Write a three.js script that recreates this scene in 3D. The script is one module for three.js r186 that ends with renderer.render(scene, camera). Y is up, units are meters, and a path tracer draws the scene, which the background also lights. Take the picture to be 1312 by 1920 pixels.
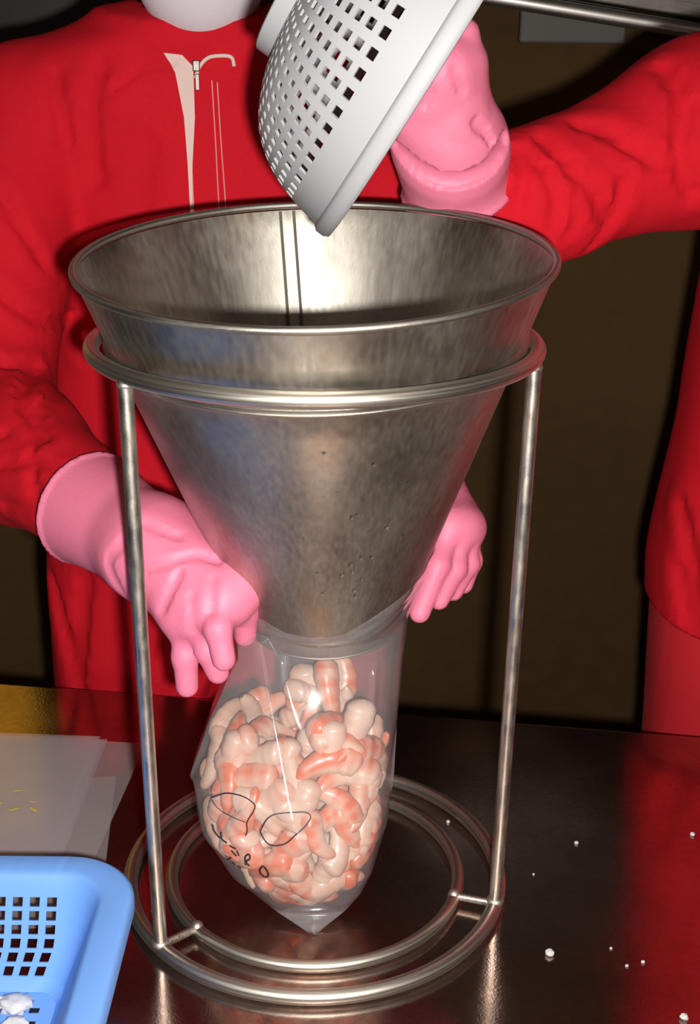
import * as THREE from 'three';
import { mergeGeometries, mergeVertices } from 'three/addons/utils/BufferGeometryUtils.js';
import { RoundedBoxGeometry } from 'three/addons/geometries/RoundedBoxGeometry.js';
import { ImprovedNoise } from 'three/addons/math/ImprovedNoise.js';
import { RectAreaLightUniformsLib } from 'three/addons/lights/RectAreaLightUniformsLib.js';

// ---------------------------------------------------------------- camera, light, exposure
RectAreaLightUniformsLib.init();
const scene = new THREE.Scene();
const renderer = new THREE.WebGLRenderer({ antialias: true });
renderer.toneMapping = THREE.LinearToneMapping;
renderer.toneMappingExposure = 1.0;
renderer.shadowMap.enabled = true;

const camera = new THREE.PerspectiveCamera(43.88, 1312 / 1920, 0.02, 50);
camera.position.set(0.0305, 1.5341, 1.0765);
camera.up.set(-0.0107, 0.9368, -0.3499);
camera.lookAt(0.0305 + 0.00066, 1.5341 - 0.34993, 1.0765 - 0.93677);

// the small flash beside the lens: a little right of it and below it
const flash = new THREE.SpotLight(0xfffaf3, 6.7, 0, 0.95, 0.35, 2);
flash.position.set(0.066, 1.492, 1.07);
flash.target.position.set(0.02, 1.06, -0.1);
flash.castShadow = true;
flash.shadow.radius = 0.7;
flash.shadow.mapSize.set(2048, 2048);
scene.add(flash, flash.target);

scene.background = new THREE.Color(0x000000);

// ---------------------------------------------------------------- helpers
function mulberry(a) {
  return () => { a |= 0; a = a + 0x6D2B79F5 | 0; let t = Math.imul(a ^ a >>> 15, 1 | a); t = t + Math.imul(t ^ t >>> 7, 61 | t) ^ t; return ((t ^ t >>> 14) >>> 0) / 4294967296; };
}
const rnd = mulberry(20417);
const perlin = new ImprovedNoise();
const V = (x, y, z) => new THREE.Vector3(x, y, z);
const lerp = (a, b, t) => a + (b - a) * t;
const clamp = (x, a, b) => Math.min(b, Math.max(a, x));
const smooth = (a, b, x) => { const t = clamp((x - a) / (b - a), 0, 1); return t * t * (3 - 2 * t); };
function interp(keys, x, k) {                       // keys sorted by their first entry
  if (x <= keys[0][0]) return keys[0][k];
  for (let i = 1; i < keys.length; i++) if (x <= keys[i][0]) {
    const a = keys[i - 1], b = keys[i], t = (x - a[0]) / (b[0] - a[0]);
    return lerp(a[k], b[k], t * t * (3 - 2 * t) * 0.6 + t * 0.4);
  }
  return keys[keys.length - 1][k];
}
const taken = {};
function numbered(name) { const n = taken[name] = (taken[name] ?? -1) + 1; return n ? `${name}_${String(n).padStart(3, '0')}` : name; }
function mesh(name, geo, mat, parent) {
  const m = new THREE.Mesh(geo, mat); m.name = parent ? name : numbered(name);
  m.castShadow = m.receiveShadow = true; (parent || scene).add(m); return m;
}
function thing(name, label, category, pos = [0, 0, 0], group) {
  const o = new THREE.Group(); o.name = numbered(name); o.position.set(...pos); o.userData = { label, category };
  if (group) o.userData.group = group; scene.add(o); return o;
}
function tag(o, label, category, group) { Object.assign(o.userData, { label, category }); if (group) o.userData.group = group; return o; }
function struct(name, geo, mat) { const m = mesh(name, geo, mat); m.userData.kind = 'structure'; return m; }
const box = (w, h, d, x = 0, y = 0, z = 0) => new THREE.BoxGeometry(w, h, d).translate(x, y, z);
const rbox = (w, h, d, r, x = 0, y = 0, z = 0) => new RoundedBoxGeometry(w, h, d, 3, r).translate(x, y, z);
function rod(a, b, r, r2 = r, seg = 20) {
  const A = V(...a), B = V(...b), L = A.distanceTo(B);
  const g = new THREE.CylinderGeometry(r2, r, L, seg, 1);
  g.translate(0, L / 2, 0);
  g.applyQuaternion(new THREE.Quaternion().setFromUnitVectors(V(0, 1, 0), B.clone().sub(A).normalize()));
  return g.translate(...a);
}
function tube(pts, r, seg = 40, rad = 8, closed = false) {
  return new THREE.TubeGeometry(new THREE.CatmullRomCurve3(pts.map(p => V(...p)), closed), seg, r, rad, closed);
}
function merge(list) { return mergeGeometries(list.map(g => { const n = g.index ? g.toNonIndexed() : g; for (const k of Object.keys(n.attributes)) if (!['position', 'normal', 'uv'].includes(k)) n.deleteAttribute(k); return n; })); }

// fractal noise that tiles, as a texture: f(value, fine) -> [r,g,b] 0..255
function noiseTexture(n, freq, f, srgb, seed) {
  const d = new Uint8Array(n * n * 4), tileNoise = (x, y, s, per) => {
    const a = perlin.noise(x, y, s), b = perlin.noise(x - per, y, s), c = perlin.noise(x, y - per, s), e = perlin.noise(x - per, y - per, s);
    const u = x / per, v = y / per; return lerp(lerp(a, b, u), lerp(c, e, u), v) * 1.4;
  };
  for (let j = 0; j < n; j++) for (let i = 0; i < n; i++) {
    const u = i / n, v = j / n;
    let big = 0, fine = 0, amp = 1;
    for (let o = 0; o < 3; o++) { const p = freq * 2 ** o; big += amp * tileNoise(u * p, v * p, seed + o * 7.3, p); amp *= 0.5; }
    for (let o = 0; o < 2; o++) { const p = freq * 16 * 2 ** o; fine += tileNoise(u * p, v * p, seed + 40 + o * 5.1, p) * (o ? 0.5 : 1); }
    const c = f(big, fine, u, v), k = (j * n + i) * 4;
    d[k] = clamp(c[0], 0, 255); d[k + 1] = clamp(c[1] ?? c[0], 0, 255); d[k + 2] = clamp(c[2] ?? c[0], 0, 255); d[k + 3] = 255;
  }
  const t = new THREE.DataTexture(d, n, n); t.wrapS = t.wrapT = THREE.RepeatWrapping; t.magFilter = THREE.LinearFilter; t.minFilter = THREE.LinearMipmapLinearFilter;
  t.generateMipmaps = true; if (srgb) t.colorSpace = THREE.SRGBColorSpace; t.needsUpdate = true; return t;
}
const rep = (t, x, y = x) => { const c = t.clone(); c.repeat.set(x, y); c.needsUpdate = true; return c; };

// ---------------------------------------------------------------- materials
const lin = (r, g, b) => new THREE.Color().setRGB(r, g, b);
const steelTone = noiseTexture(512, 4, (b, f) => { const k = 226 + b * 30 + f * 14, rust = Math.max(0, b - 0.3) * 60; return [k - rust * 0.55, k - 3 - rust * 0.85, k - 8 - rust * 1.15]; }, true, 1.7);
const steelRough = noiseTexture(512, 5, (b, f) => [0, 185 + b * 46 + f * 26, 0], false, 9.2);
const scratch = noiseTexture(512, 6, (b, f) => [128 + f * 60 + b * 20], false, 3.3);
const M = {};
M.steel = new THREE.MeshStandardMaterial({ color: lin(0.53, 0.51, 0.47), metalness: 1, roughness: 0.64, map: rep(steelTone, 3, 2), roughnessMap: rep(steelRough, 3, 1), bumpMap: rep(scratch, 8, 6), bumpScale: 0.00006 });
M.rod = new THREE.MeshStandardMaterial({ color: lin(0.78, 0.76, 0.72), metalness: 1, roughness: 0.58, map: rep(steelTone, 1, 4), roughnessMap: rep(steelRough, 1, 5) });
M.seam = new THREE.MeshStandardMaterial({ color: lin(0.10, 0.088, 0.07), roughness: 0.75 });
M.weld = new THREE.MeshStandardMaterial({ color: lin(0.62, 0.58, 0.52), metalness: 1, roughness: 0.5 });
M.table = new THREE.MeshStandardMaterial({ color: lin(0.52, 0.41, 0.39), metalness: 0.985, roughness: 0.215, map: rep(steelTone, 2, 2), roughnessMap: rep(steelRough, 3, 3), bumpMap: rep(scratch, 5, 5), bumpScale: 0.0001 });
M.tableLeg = new THREE.MeshStandardMaterial({ color: lin(0.42, 0.39, 0.36), metalness: 1, roughness: 0.4 });
const weave = noiseTexture(256, 8, (b, f, u, v) => [128 + 50 * Math.sin(u * 256 * Math.PI / 2) * Math.sin(v * 256 * Math.PI / 2) + f * 40], false, 5.5);
const redTone = noiseTexture(256, 3, (b, f) => [244 + b * 8 + f * 6], true, 6.1);
M.red = new THREE.MeshPhysicalMaterial({ color: lin(0.595, 0.0068, 0.0185), roughness: 0.85, specularIntensity: 0.35, map: rep(redTone, 4), bumpMap: rep(weave, 10), bumpScale: 0.0004 });
M.trousers = new THREE.MeshStandardMaterial({ color: lin(0.48, 0.005, 0.014), roughness: 0.88, bumpMap: rep(weave, 10), bumpScale: 0.0004 });
M.beige = new THREE.MeshStandardMaterial({ color: lin(0.70, 0.52, 0.47), roughness: 0.85 });
M.thread = new THREE.MeshStandardMaterial({ color: lin(0.75, 0.28, 0.28), roughness: 0.8 });
M.mask = new THREE.MeshStandardMaterial({ color: lin(0.62, 0.58, 0.63), roughness: 0.85, bumpMap: rep(weave, 10), bumpScale: 0.0003 });
M.skin = new THREE.MeshPhysicalMaterial({ color: lin(0.58, 0.33, 0.24), roughness: 0.55 });
M.eye = new THREE.MeshStandardMaterial({ color: lin(0.03, 0.02, 0.015), roughness: 0.2 });
M.pink = new THREE.MeshPhysicalMaterial({ color: lin(0.75, 0.19, 0.305), roughness: 0.55, bumpMap: rep(scratch, 3), bumpScale: 0.0003 });
M.boot = new THREE.MeshStandardMaterial({ color: lin(0.7, 0.7, 0.68), roughness: 0.5 });
M.white = new THREE.MeshPhysicalMaterial({ color: lin(0.34, 0.342, 0.36), roughness: 0.55, specularIntensity: 0.4 });
M.blue = new THREE.MeshPhysicalMaterial({ color: lin(0.17, 0.38, 0.88), roughness: 0.4 });
M.film = new THREE.MeshPhysicalMaterial({ color: lin(0.93, 0.92, 0.95), roughness: 0.13, transmission: 0.91, thickness: 0, ior: 1.5, side: THREE.DoubleSide });
M.sheet = new THREE.MeshPhysicalMaterial({ color: lin(0.88, 0.84, 0.87), roughness: 0.16, transmission: 0.79, thickness: 0, ior: 1.5, side: THREE.DoubleSide });
M.ink = new THREE.MeshStandardMaterial({ color: lin(0.015, 0.01, 0.012), roughness: 0.6 });
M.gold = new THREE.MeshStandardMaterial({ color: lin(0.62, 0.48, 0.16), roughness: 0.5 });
M.shrimp = new THREE.MeshPhysicalMaterial({ color: 0xffffff, vertexColors: true, roughness: 0.36, clearcoat: 0.25, clearcoatRoughness: 0.3 });
M.water = new THREE.MeshPhysicalMaterial({ color: lin(0.95, 0.95, 0.95), roughness: 0.03, transmission: 1, thickness: 0.003, ior: 1.33 });
M.ice = new THREE.MeshPhysicalMaterial({ color: lin(0.85, 0.85, 0.86), roughness: 0.35, transmission: 0.35, thickness: 0.004, ior: 1.31 });
const plaster = noiseTexture(512, 3, (b, f) => [226 + b * 22 + f * 9, 224 + b * 24 + f * 9, 218 + b * 28 + f * 9], true, 2.2);
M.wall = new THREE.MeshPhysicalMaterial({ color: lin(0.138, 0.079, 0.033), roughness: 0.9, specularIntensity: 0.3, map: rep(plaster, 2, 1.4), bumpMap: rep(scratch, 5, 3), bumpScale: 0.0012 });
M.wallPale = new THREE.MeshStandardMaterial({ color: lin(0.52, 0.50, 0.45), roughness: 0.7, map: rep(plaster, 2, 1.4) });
M.floor = new THREE.MeshStandardMaterial({ color: lin(0.20, 0.17, 0.13), roughness: 0.45, map: rep(plaster, 3) });
M.ceiling = new THREE.MeshStandardMaterial({ color: lin(0.55, 0.53, 0.50), roughness: 0.8 });
M.dark = new THREE.MeshStandardMaterial({ color: lin(0.018, 0.012, 0.011), roughness: 0.5 });
M.greyMetal = new THREE.MeshStandardMaterial({ color: lin(0.30, 0.28, 0.27), metalness: 1, roughness: 0.42, map: rep(steelTone, 1, 1) });
M.brightMetal = new THREE.MeshStandardMaterial({ color: lin(0.80, 0.78, 0.75), metalness: 1, roughness: 0.42 });
M.wallBox = new THREE.MeshStandardMaterial({ color: lin(0.13, 0.12, 0.11), roughness: 0.6 });
M.yellow = new THREE.MeshStandardMaterial({ color: lin(0.72, 0.42, 0.03), roughness: 0.5, map: rep(plaster, 1) });
M.yellowGlow = new THREE.MeshStandardMaterial({ color: lin(0.8, 0.5, 0.05), roughness: 0.4, emissive: lin(1, 0.62, 0.05), emissiveIntensity: 0.3 });
M.lampGlow = new THREE.MeshStandardMaterial({ color: 0xffffff, emissive: 0xfff0dc, emissiveIntensity: 1.6 });

// ---------------------------------------------------------------- the room
const T = 0.74;                                                        // height of the table top
struct('floor', box(4.6, 0.1, 4.4, 0, -0.05, 0.6), M.floor);
struct('ceiling', box(4.6, 0.1, 4.4, 0, 2.75, 0.6), M.ceiling);
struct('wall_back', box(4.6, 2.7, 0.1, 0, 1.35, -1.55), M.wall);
struct('wall_front', box(4.6, 2.7, 0.1, 0, 1.35, 2.75), M.wallPale);
struct('wall_left', box(0.1, 2.7, 4.2, -2.25, 1.35, 0.6), M.wallPale);
struct('wall_right', box(0.1, 2.7, 4.2, 2.25, 1.35, 0.6), M.wallPale);

function addedCeilingLamp(x, z, label) {  // lamps added out of view, for weak fill and reflections in the steel
  const o = thing('added_ceiling_lamp', label, 'lamp', [x, 2.7, z]);
  mesh('housing', rbox(1.24, 0.05, 0.2, 0.012, 0, -0.025, 0), M.boot, o);
  mesh('diffuser', rbox(1.2, 0.03, 0.16, 0.01, 0, -0.065, 0), M.lampGlow, o);
  const l = new THREE.RectAreaLight(0xffeedd, 2.4, 1.2, 0.16);
  l.position.set(0, -0.085, 0); l.lookAt(x, -10, z); l.rotation.set(-Math.PI / 2, 0, 0); l.castShadow = true; o.add(l);
}
addedCeilingLamp(0.9, 1.8, 'unseen long ceiling lamp added for fill over the right side of the room');
addedCeilingLamp(-0.9, 1.8, 'unseen long ceiling lamp added for fill over the left side of the room');

// steel chute with a rolled lip on the back wall
{
  const o = thing('steel_chute', 'sloping grey steel chute with bright rolled lip on brown back wall', 'chute', [0.45, 1.565, -1.34]);
  o.rotation.z = -0.139;
  mesh('panel', rbox(0.9, 0.34, 0.03, 0.008, 0.1, 0.2, -0.02), M.greyMetal, o);
  mesh('side_plate', box(0.012, 0.34, 0.15, -0.345, 0.2, -0.09), M.greyMetal, o);
  mesh('side_plate', box(0.012, 0.34, 0.15, 0.545, 0.2, -0.09), M.greyMetal, o);
  mesh('lip', rod([-0.35, 0.012, 0], [0.55, 0.012, 0], 0.014), M.brightMetal, o);
  mesh('rib', box(0.9, 0.012, 0.012, 0.1, 0.062, 0), M.greyMetal, o);
  const b = mesh('wall_box', rbox(0.2, 0.09, 0.03, 0.006), M.wallBox);
  b.position.set(0.44, 1.572, -1.484); tag(b, 'flat dark grey metal box on the wall below the chute', 'box');
}
{
  const o = thing('added_wall_lamp', 'added yellow glowing lamp, out of view on the back wall, for the yellow table reflection', 'lamp', [-0.94, 1.2, -1.45]);  // unseen lamp, added as a source for the yellow patch mirrored in the tabletop
  mesh('housing', rbox(0.62, 0.5, 0.08, 0.012, 0, 0.25, 0), M.greyMetal, o);
  mesh('diffuser', rbox(0.57, 0.45, 0.03, 0.008, 0, 0.25, 0.045), M.yellowGlow, o);
  for (let i = -2; i <= 2; i++) mesh('guard_bar', rod([i * 0.11, 0.02, 0.066], [i * 0.11, 0.48, 0.066], 0.003), M.greyMetal, o);
  const yl = new THREE.RectAreaLight(0xffb020, 0.3, 0.57, 0.45); yl.position.set(0, 0.25, 0.075); yl.rotation.y = Math.PI; yl.castShadow = true; o.add(yl);
  const c = thing('added_dark_cabinet', 'black cabinet added to darken the upper left corner of the back wall', 'cabinet', [-0.46, 1.15, -1.38]);  // black cabinet added only to make this corner of the wall dark
  mesh('body', rbox(0.28, 0.9, 0.23, 0.01, 0, 0.45, 0), M.dark, c);
  mesh('door', rbox(0.26, 0.86, 0.016, 0.005, 0, 0.45, 0.122), M.dark, c);
}

// ---------------------------------------------------------------- the work table
{
  const o = thing('work_table', 'dark polished stainless steel work table under the funnel stand', 'table', [0, 0, 0]);
  o.rotation.y = -0.134;
  const zb = -0.346, W = 2.3, D = 1.02;
  const top = new RoundedBoxGeometry(W, 0.035, D, 4, 0.012); top.translate(0, T - 0.0175, zb + D / 2);
  const p = top.attributes.position, n = top.attributes.normal, uv = top.attributes.uv;
  for (let i = 0; i < p.count; i++) uv.setXY(i, p.getX(i), p.getZ(i) + p.getY(i));
  mesh('tabletop', top, M.table, o);
  mesh('apron', box(W - 0.1, 0.07, 0.02, 0, T - 0.07, zb + 0.06), M.tableLeg, o);
  mesh('apron', box(W - 0.1, 0.07, 0.02, 0, T - 0.07, zb + D - 0.06), M.tableLeg, o);
  for (const sx of [-1, 1]) for (const z of [zb + 0.07, zb + D - 0.07]) {
    const l = mesh('leg', rod([sx * (W / 2 - 0.09), 0.03, z], [sx * (W / 2 - 0.09), T - 0.03, z], 0.02), M.tableLeg, o);
    mesh('foot', rod([sx * (W / 2 - 0.09), 0, z], [sx * (W / 2 - 0.09), 0.035, z], 0.026, 0.018), M.dark, l);
  }
}

// ---------------------------------------------------------------- the funnel stand
const RB = 0.184, RT = 0.19, YT = T + 0.5486, rodAng = [2.4235, 0.3018, 2.4235 + 2.0808];
{
  const o = thing('funnel_stand', 'round steel rod stand with double base ring carrying the funnel', 'stand', [0, T, 0]);
  const ring = (R, r, y) => new THREE.TorusGeometry(R, r, 18, 120).rotateX(Math.PI / 2).translate(0, y, 0);
  mesh('base_ring', ring(RB, 0.0072, 0.0073), M.rod, o);
  mesh('inner_ring', ring(0.1435, 0.006, 0.0063), M.rod, o);
  mesh('top_ring', ring(RT, 0.0068, YT - T), M.rod, o);
  for (const a of rodAng) {
    const c = Math.cos(a), s = Math.sin(a);
    const m = mesh('upright', rod([RB * c, 0.01, RB * s], [RT * c, YT - T, RT * s], 0.0062), M.rod, o);
    const w = new THREE.SphereGeometry(0.0085, 12, 8); w.scale(1, 0.6, 1); w.translate(RB * c, 0.013, RB * s);
    const w2 = new THREE.SphereGeometry(0.0072, 12, 8); w2.scale(1, 0.6, 1); w2.translate(RT * c, YT - T - 0.007, RT * s);
    mesh('weld', w, M.weld, m); mesh('weld', w2, M.weld, m);
    const k = mesh('spoke', rod([0.1435 * c, 0.0085, 0.1435 * s], [RB * c, 0.0095, RB * s], 0.0038), M.rod, o);
    const w3 = new THREE.SphereGeometry(0.0062, 10, 8); w3.translate(0.1435 * c, 0.0095, 0.1435 * s); mesh('weld', w3, M.weld, k);
  }
}

// ---------------------------------------------------------------- the funnel
const FR = 0.2016, FL = 0.352, FO = 0.073;                                // rim radius, length, outlet radius
const coneR = h => h < 0.066 ? lerp(FR, 0.1778, h / 0.066) : lerp(0.1778, FO, (h - 0.066) / (FL - 0.066));
const funnelQ = new THREE.Quaternion().setFromUnitVectors(V(0, 1, 0), V(-0.0234, 1, 0.0948).normalize());
const funnelP = V(0, T + 0.6206, 0);
{
  const o = thing('funnel', 'wide stainless steel funnel with rolled rim resting in the ring stand', 'funnel', funnelP.toArray());
  o.quaternion.copy(funnelQ);
  const t = 0.0016, outer = [], inner = [];
  const hs = [0.004, 0.02, 0.04, 0.058];
  for (const h of hs) { outer.push(V(coneR(h), -h, 0)); inner.push(V(coneR(h) - t, -h, 0)); }
  // two pressed beads where the funnel sits on the ring
  for (let i = 0; i <= 12; i++) { const a = i / 12 * Math.PI; outer.push(V(0.1788 + 0.0042 * Math.sin(a), -0.060 - 0.008 * i / 12, 0)); }
  for (let i = 0; i <= 12; i++) { const a = i / 12 * Math.PI; outer.push(V(0.1765 + 0.004 * Math.sin(a), -0.069 - 0.007 * i / 12, 0)); }
  for (let i = 1; i <= 24; i++) { const h = lerp(0.077, FL, i / 24); outer.push(V(coneR(h), -h, 0)); inner.push(V(coneR(h) - t, -h, 0)); }
  const prof = [...outer, ...inner.reverse()].map(v => new THREE.Vector2(v.x, v.y));
  prof.push(prof[0].clone());
  const g = new THREE.LatheGeometry(prof, 160);
  mesh('cone', g, M.steel, o);
  mesh('rolled_rim', new THREE.TorusGeometry(FR - 0.0005, 0.0034, 12, 160).rotateX(Math.PI / 2), M.steel, o);
  mesh('outlet_lip', new THREE.TorusGeometry(FO - 0.0006, 0.0014, 8, 100).rotateX(Math.PI / 2).translate(0, -FL, 0), M.steel, o);
  // overlapping seam strip down the back of the inside
  const strip = [];
  for (const [dx, w, th] of [[-0.0065, 0.0026, 0.0035], [0.0065, 0.0026, 0.0035]]) {
    const n = 24, pos = [], idx = [], x0 = -0.034;
    for (let i = 0; i <= n; i++) { const h = lerp(0.004, FL - 0.004, i / n), R = coneR(h) - t; for (const [ox, oz] of [[-w / 2, 0], [-w / 2, th], [w / 2, th], [w / 2, 0]]) { const x = x0 * R / FR + dx + ox; pos.push(x, -h, -Math.sqrt(R * R - x * x) + oz); } }
    for (let i = 0; i < n; i++) for (let k = 0; k < 3; k++) { const a = i * 4 + k; idx.push(a, a + 4, a + 1, a + 1, a + 4, a + 5); }
    const s = new THREE.BufferGeometry(); s.setAttribute('position', new THREE.Float32BufferAttribute(pos, 3)); s.setIndex(idx);
    const ng = s.toNonIndexed(); ng.computeVertexNormals(); ng.setAttribute('uv', new THREE.Float32BufferAttribute(new Float32Array(ng.attributes.position.count * 2), 2)); strip.push(ng);
  }
  const seam = mesh('seam', merge(strip), M.seam, o); seam.userData.label = 'raised weld seam inside the funnel';
  // water droplets on the outside of the cone: angle from the front, distance below the rim, radius
  const drops = [[0.30, 0.125, 2.2], [0.21, 0.178, 2.0], [0.24, 0.176, 1.6], [0.45, 0.196, 1.8], [0.23, 0.232, 2.4], [0.30, 0.226, 2.0], [0.38, 0.227, 2.0], [0.17, 0.243, 2.0], [0.25, 0.241, 1.8], [0.28, 0.264, 2.0], [0.30, 0.272, 2.0], [0.33, 0.252, 1.4], [0.45, 0.235, 1.4], [-0.1, 0.2, 1.3], [-0.02, 0.24, 1.4], [0.05, 0.11, 1.4], [0.12, 0.15, 1.2], [0.52, 0.15, 1.4], [0.36, 0.16, 1.3], [0.02, 0.265, 1.3], [0.6, 0.21, 1.6], [0.55, 0.25, 1.4]];
  for (const [a, h, rs] of drops) {
    const r = Math.abs(rs);
    const d = new THREE.SphereGeometry(r * 0.001, 10, 8); const m = mesh('droplet', d, M.water, o); const R = coneR(h) + (rs > 0 ? 0.0004 : -0.0022);
    m.position.set(R * Math.sin(a), -h, R * Math.cos(a)); m.rotation.y = a; m.scale.set(1, 1.15, 0.6);
  }
}

// ---------------------------------------------------------------- surfaces from distance fields
function surfaceNets(f, mn, mx, h) {
  const nx = Math.ceil((mx[0] - mn[0]) / h) + 1, ny = Math.ceil((mx[1] - mn[1]) / h) + 1, nz = Math.ceil((mx[2] - mn[2]) / h) + 1;
  const g = new Float32Array(nx * ny * nz), id = (i, j, k) => (k * ny + j) * nx + i;
  for (let k = 0; k < nz; k++) for (let j = 0; j < ny; j++) for (let i = 0; i < nx; i++) g[id(i, j, k)] = f(mn[0] + i * h, mn[1] + j * h, mn[2] + k * h);
  const pos = [], map = new Int32Array(nx * ny * nz).fill(-1), idx = [];
  const co = [[0, 0, 0], [1, 0, 0], [0, 1, 0], [1, 1, 0], [0, 0, 1], [1, 0, 1], [0, 1, 1], [1, 1, 1]];
  const ed = []; for (let a = 0; a < 8; a++) for (let b = a + 1; b < 8; b++) { const x = a ^ b; if (x === 1 || x === 2 || x === 4) ed.push([a, b]); }
  const v = new Float32Array(8);
  for (let k = 0; k < nz - 1; k++) for (let j = 0; j < ny - 1; j++) for (let i = 0; i < nx - 1; i++) {
    let m = 0; for (let c = 0; c < 8; c++) { v[c] = g[id(i + co[c][0], j + co[c][1], k + co[c][2])]; if (v[c] < 0) m |= 1 << c; }
    if (m === 0 || m === 255) continue;
    let x = 0, y = 0, z = 0, n = 0;
    for (const [a, b] of ed) { if ((v[a] < 0) === (v[b] < 0)) continue; const t = v[a] / (v[a] - v[b]); x += lerp(co[a][0], co[b][0], t); y += lerp(co[a][1], co[b][1], t); z += lerp(co[a][2], co[b][2], t); n++; }
    map[id(i, j, k)] = pos.length / 3; pos.push(mn[0] + (i + x / n) * h, mn[1] + (j + y / n) * h, mn[2] + (k + z / n) * h);
  }
  const quad = (a, b, c, d, flip) => { if (a < 0 || b < 0 || c < 0 || d < 0) return; flip ? idx.push(a, c, b, a, d, c) : idx.push(a, b, c, a, c, d); };
  for (let k = 1; k < nz - 1; k++) for (let j = 1; j < ny - 1; j++) for (let i = 1; i < nx - 1; i++) {
    const s = g[id(i, j, k)] < 0;
    if (s !== (g[id(i + 1, j, k)] < 0)) quad(map[id(i, j - 1, k - 1)], map[id(i, j, k - 1)], map[id(i, j, k)], map[id(i, j - 1, k)], !s);
    if (s !== (g[id(i, j + 1, k)] < 0)) quad(map[id(i - 1, j, k - 1)], map[id(i - 1, j, k)], map[id(i, j, k)], map[id(i, j, k - 1)], !s);
    if (s !== (g[id(i, j, k + 1)] < 0)) quad(map[id(i - 1, j - 1, k)], map[id(i, j - 1, k)], map[id(i, j, k)], map[id(i - 1, j, k)], !s);
  }
  const geo = new THREE.BufferGeometry(); geo.setAttribute('position', new THREE.Float32BufferAttribute(pos, 3)); geo.setIndex(idx); geo.computeVertexNormals();
  const uv = new Float32Array(pos.length / 3 * 2); for (let i = 0; i < pos.length / 3; i++) { uv[i * 2] = pos[i * 3] + pos[i * 3 + 2] * 0.8; uv[i * 2 + 1] = pos[i * 3 + 1]; }
  geo.setAttribute('uv', new THREE.BufferAttribute(uv, 2)); return geo;
}
const smin = (a, b, k) => { const h = Math.max(k - Math.abs(a - b), 0) / k; return Math.min(a, b) - h * h * k * 0.25; };
const smax = (a, b, k) => -smin(-a, -b, k);
// tapered capsule
function cap(a, b, ra, rb) {
  const [ax, ay, az] = a, bx = b[0] - ax, by = b[1] - ay, bz = b[2] - az, L = bx * bx + by * by + bz * bz || 1e-9;
  return (x, y, z) => { const px = x - ax, py = y - ay, pz = z - az; let t = (px * bx + py * by + pz * bz) / L; t = t < 0 ? 0 : t > 1 ? 1 : t; const dx = px - bx * t, dy = py - by * t, dz = pz - bz * t; return Math.sqrt(dx * dx + dy * dy + dz * dz) - ra - (rb - ra) * t; };
}
function ell(c, r) { const m = Math.min(...r); return (x, y, z) => { const a = (x - c[0]) / r[0], b = (y - c[1]) / r[1], d = (z - c[2]) / r[2]; return (Math.sqrt(a * a + b * b + d * d) - 1) * m; }; }
function chain(pts, radii, k = 0.012) { const cs = []; for (let i = 0; i + 1 < pts.length; i++) cs.push(cap(pts[i], pts[i + 1], radii[i], radii[i + 1])); return (x, y, z) => { let d = cs[0](x, y, z); for (let i = 1; i < cs.length; i++) d = smin(d, cs[i](x, y, z), k); return d; }; }
function blend(fs, k) { return (x, y, z) => { let d = fs[0](x, y, z); for (let i = 1; i < fs.length; i++) d = smin(d, fs[i](x, y, z), k); return d; }; }
// elliptical column whose half widths change with height: keys of [y, half width, half depth, centre z]
function column(cx, keys) {
  const y0 = keys[0][0], y1 = keys[keys.length - 1][0];
  return (x, y, z) => { const yy = clamp(y, y0, y1), a = interp(keys, yy, 1), b = interp(keys, yy, 2), c = interp(keys, yy, 3); const u = (x - cx) / a, w = (z - c) / b; const d = ((Math.abs(u) ** 2.7 + Math.abs(w) ** 2.7) ** (1 / 2.7) - 1) * Math.min(a, b); return Math.max(d, y - y1, y0 - y); };
}
// where a ray along -z meets the field, coming from the front
function frontZ(f, x, y, z0, z1) { for (let z = z0; z > z1; z -= 0.003) if (f(x, y, z) < 0) { let a = z, b = z + 0.003; for (let i = 0; i < 8; i++) { const m = (a + b) / 2; if (f(x, y, m) < 0) a = m; else b = m; } return a; } return null; }
// cloth and rubber folds: valleys with raised sides along paths on the surface
function folded(base, folds) {
  const segs = [];
  for (const [amp, w, pts] of folds) for (let i = 0; i + 1 < pts.length; i++) segs.push([pts[i], pts[i + 1], amp, w, i === 0, i + 2 === pts.length]);
  return (x, y, z) => {
    const d = base(x, y, z); if (d > 0.035 || d < -0.035) return d;
    let off = 0;
    for (const [a, b, amp, w] of segs) {
      const bx = b[0] - a[0], by = b[1] - a[1], bz = b[2] - a[2], px = x - a[0], py = y - a[1], pz = z - a[2];
      let t = (px * bx + py * by + pz * bz) / (bx * bx + by * by + bz * bz); t = clamp(t, 0, 1);
      const dx = px - bx * t, dy = py - by * t, dz = pz - bz * t, q = Math.sqrt(dx * dx + dy * dy + dz * dz) / w;
      if (q < 4) { const e = amp * (Math.exp(-q * q) - 0.35 * Math.exp(-(((q - 2.1) / 1.2) ** 2))); if (Math.abs(e) > Math.abs(off)) off = e; }
    }
    return d + clamp(off, -0.012, 0.012);
  };
}
// drop paths given as x, y onto the front of a field
const onFront = (f, list, z0, z1) => list.map(([amp, w, pts]) => [amp, w, new THREE.CatmullRomCurve3(pts.map(q => V(q[0], q[1], 0))).getPoints((pts.length - 1) * 6).map(({ x, y }) => { const z = frontZ(f, x, y, z0, z1); return z === null ? null : [x, y, z]; }).filter(Boolean)]).filter(e => e[2].length > 1);

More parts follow.
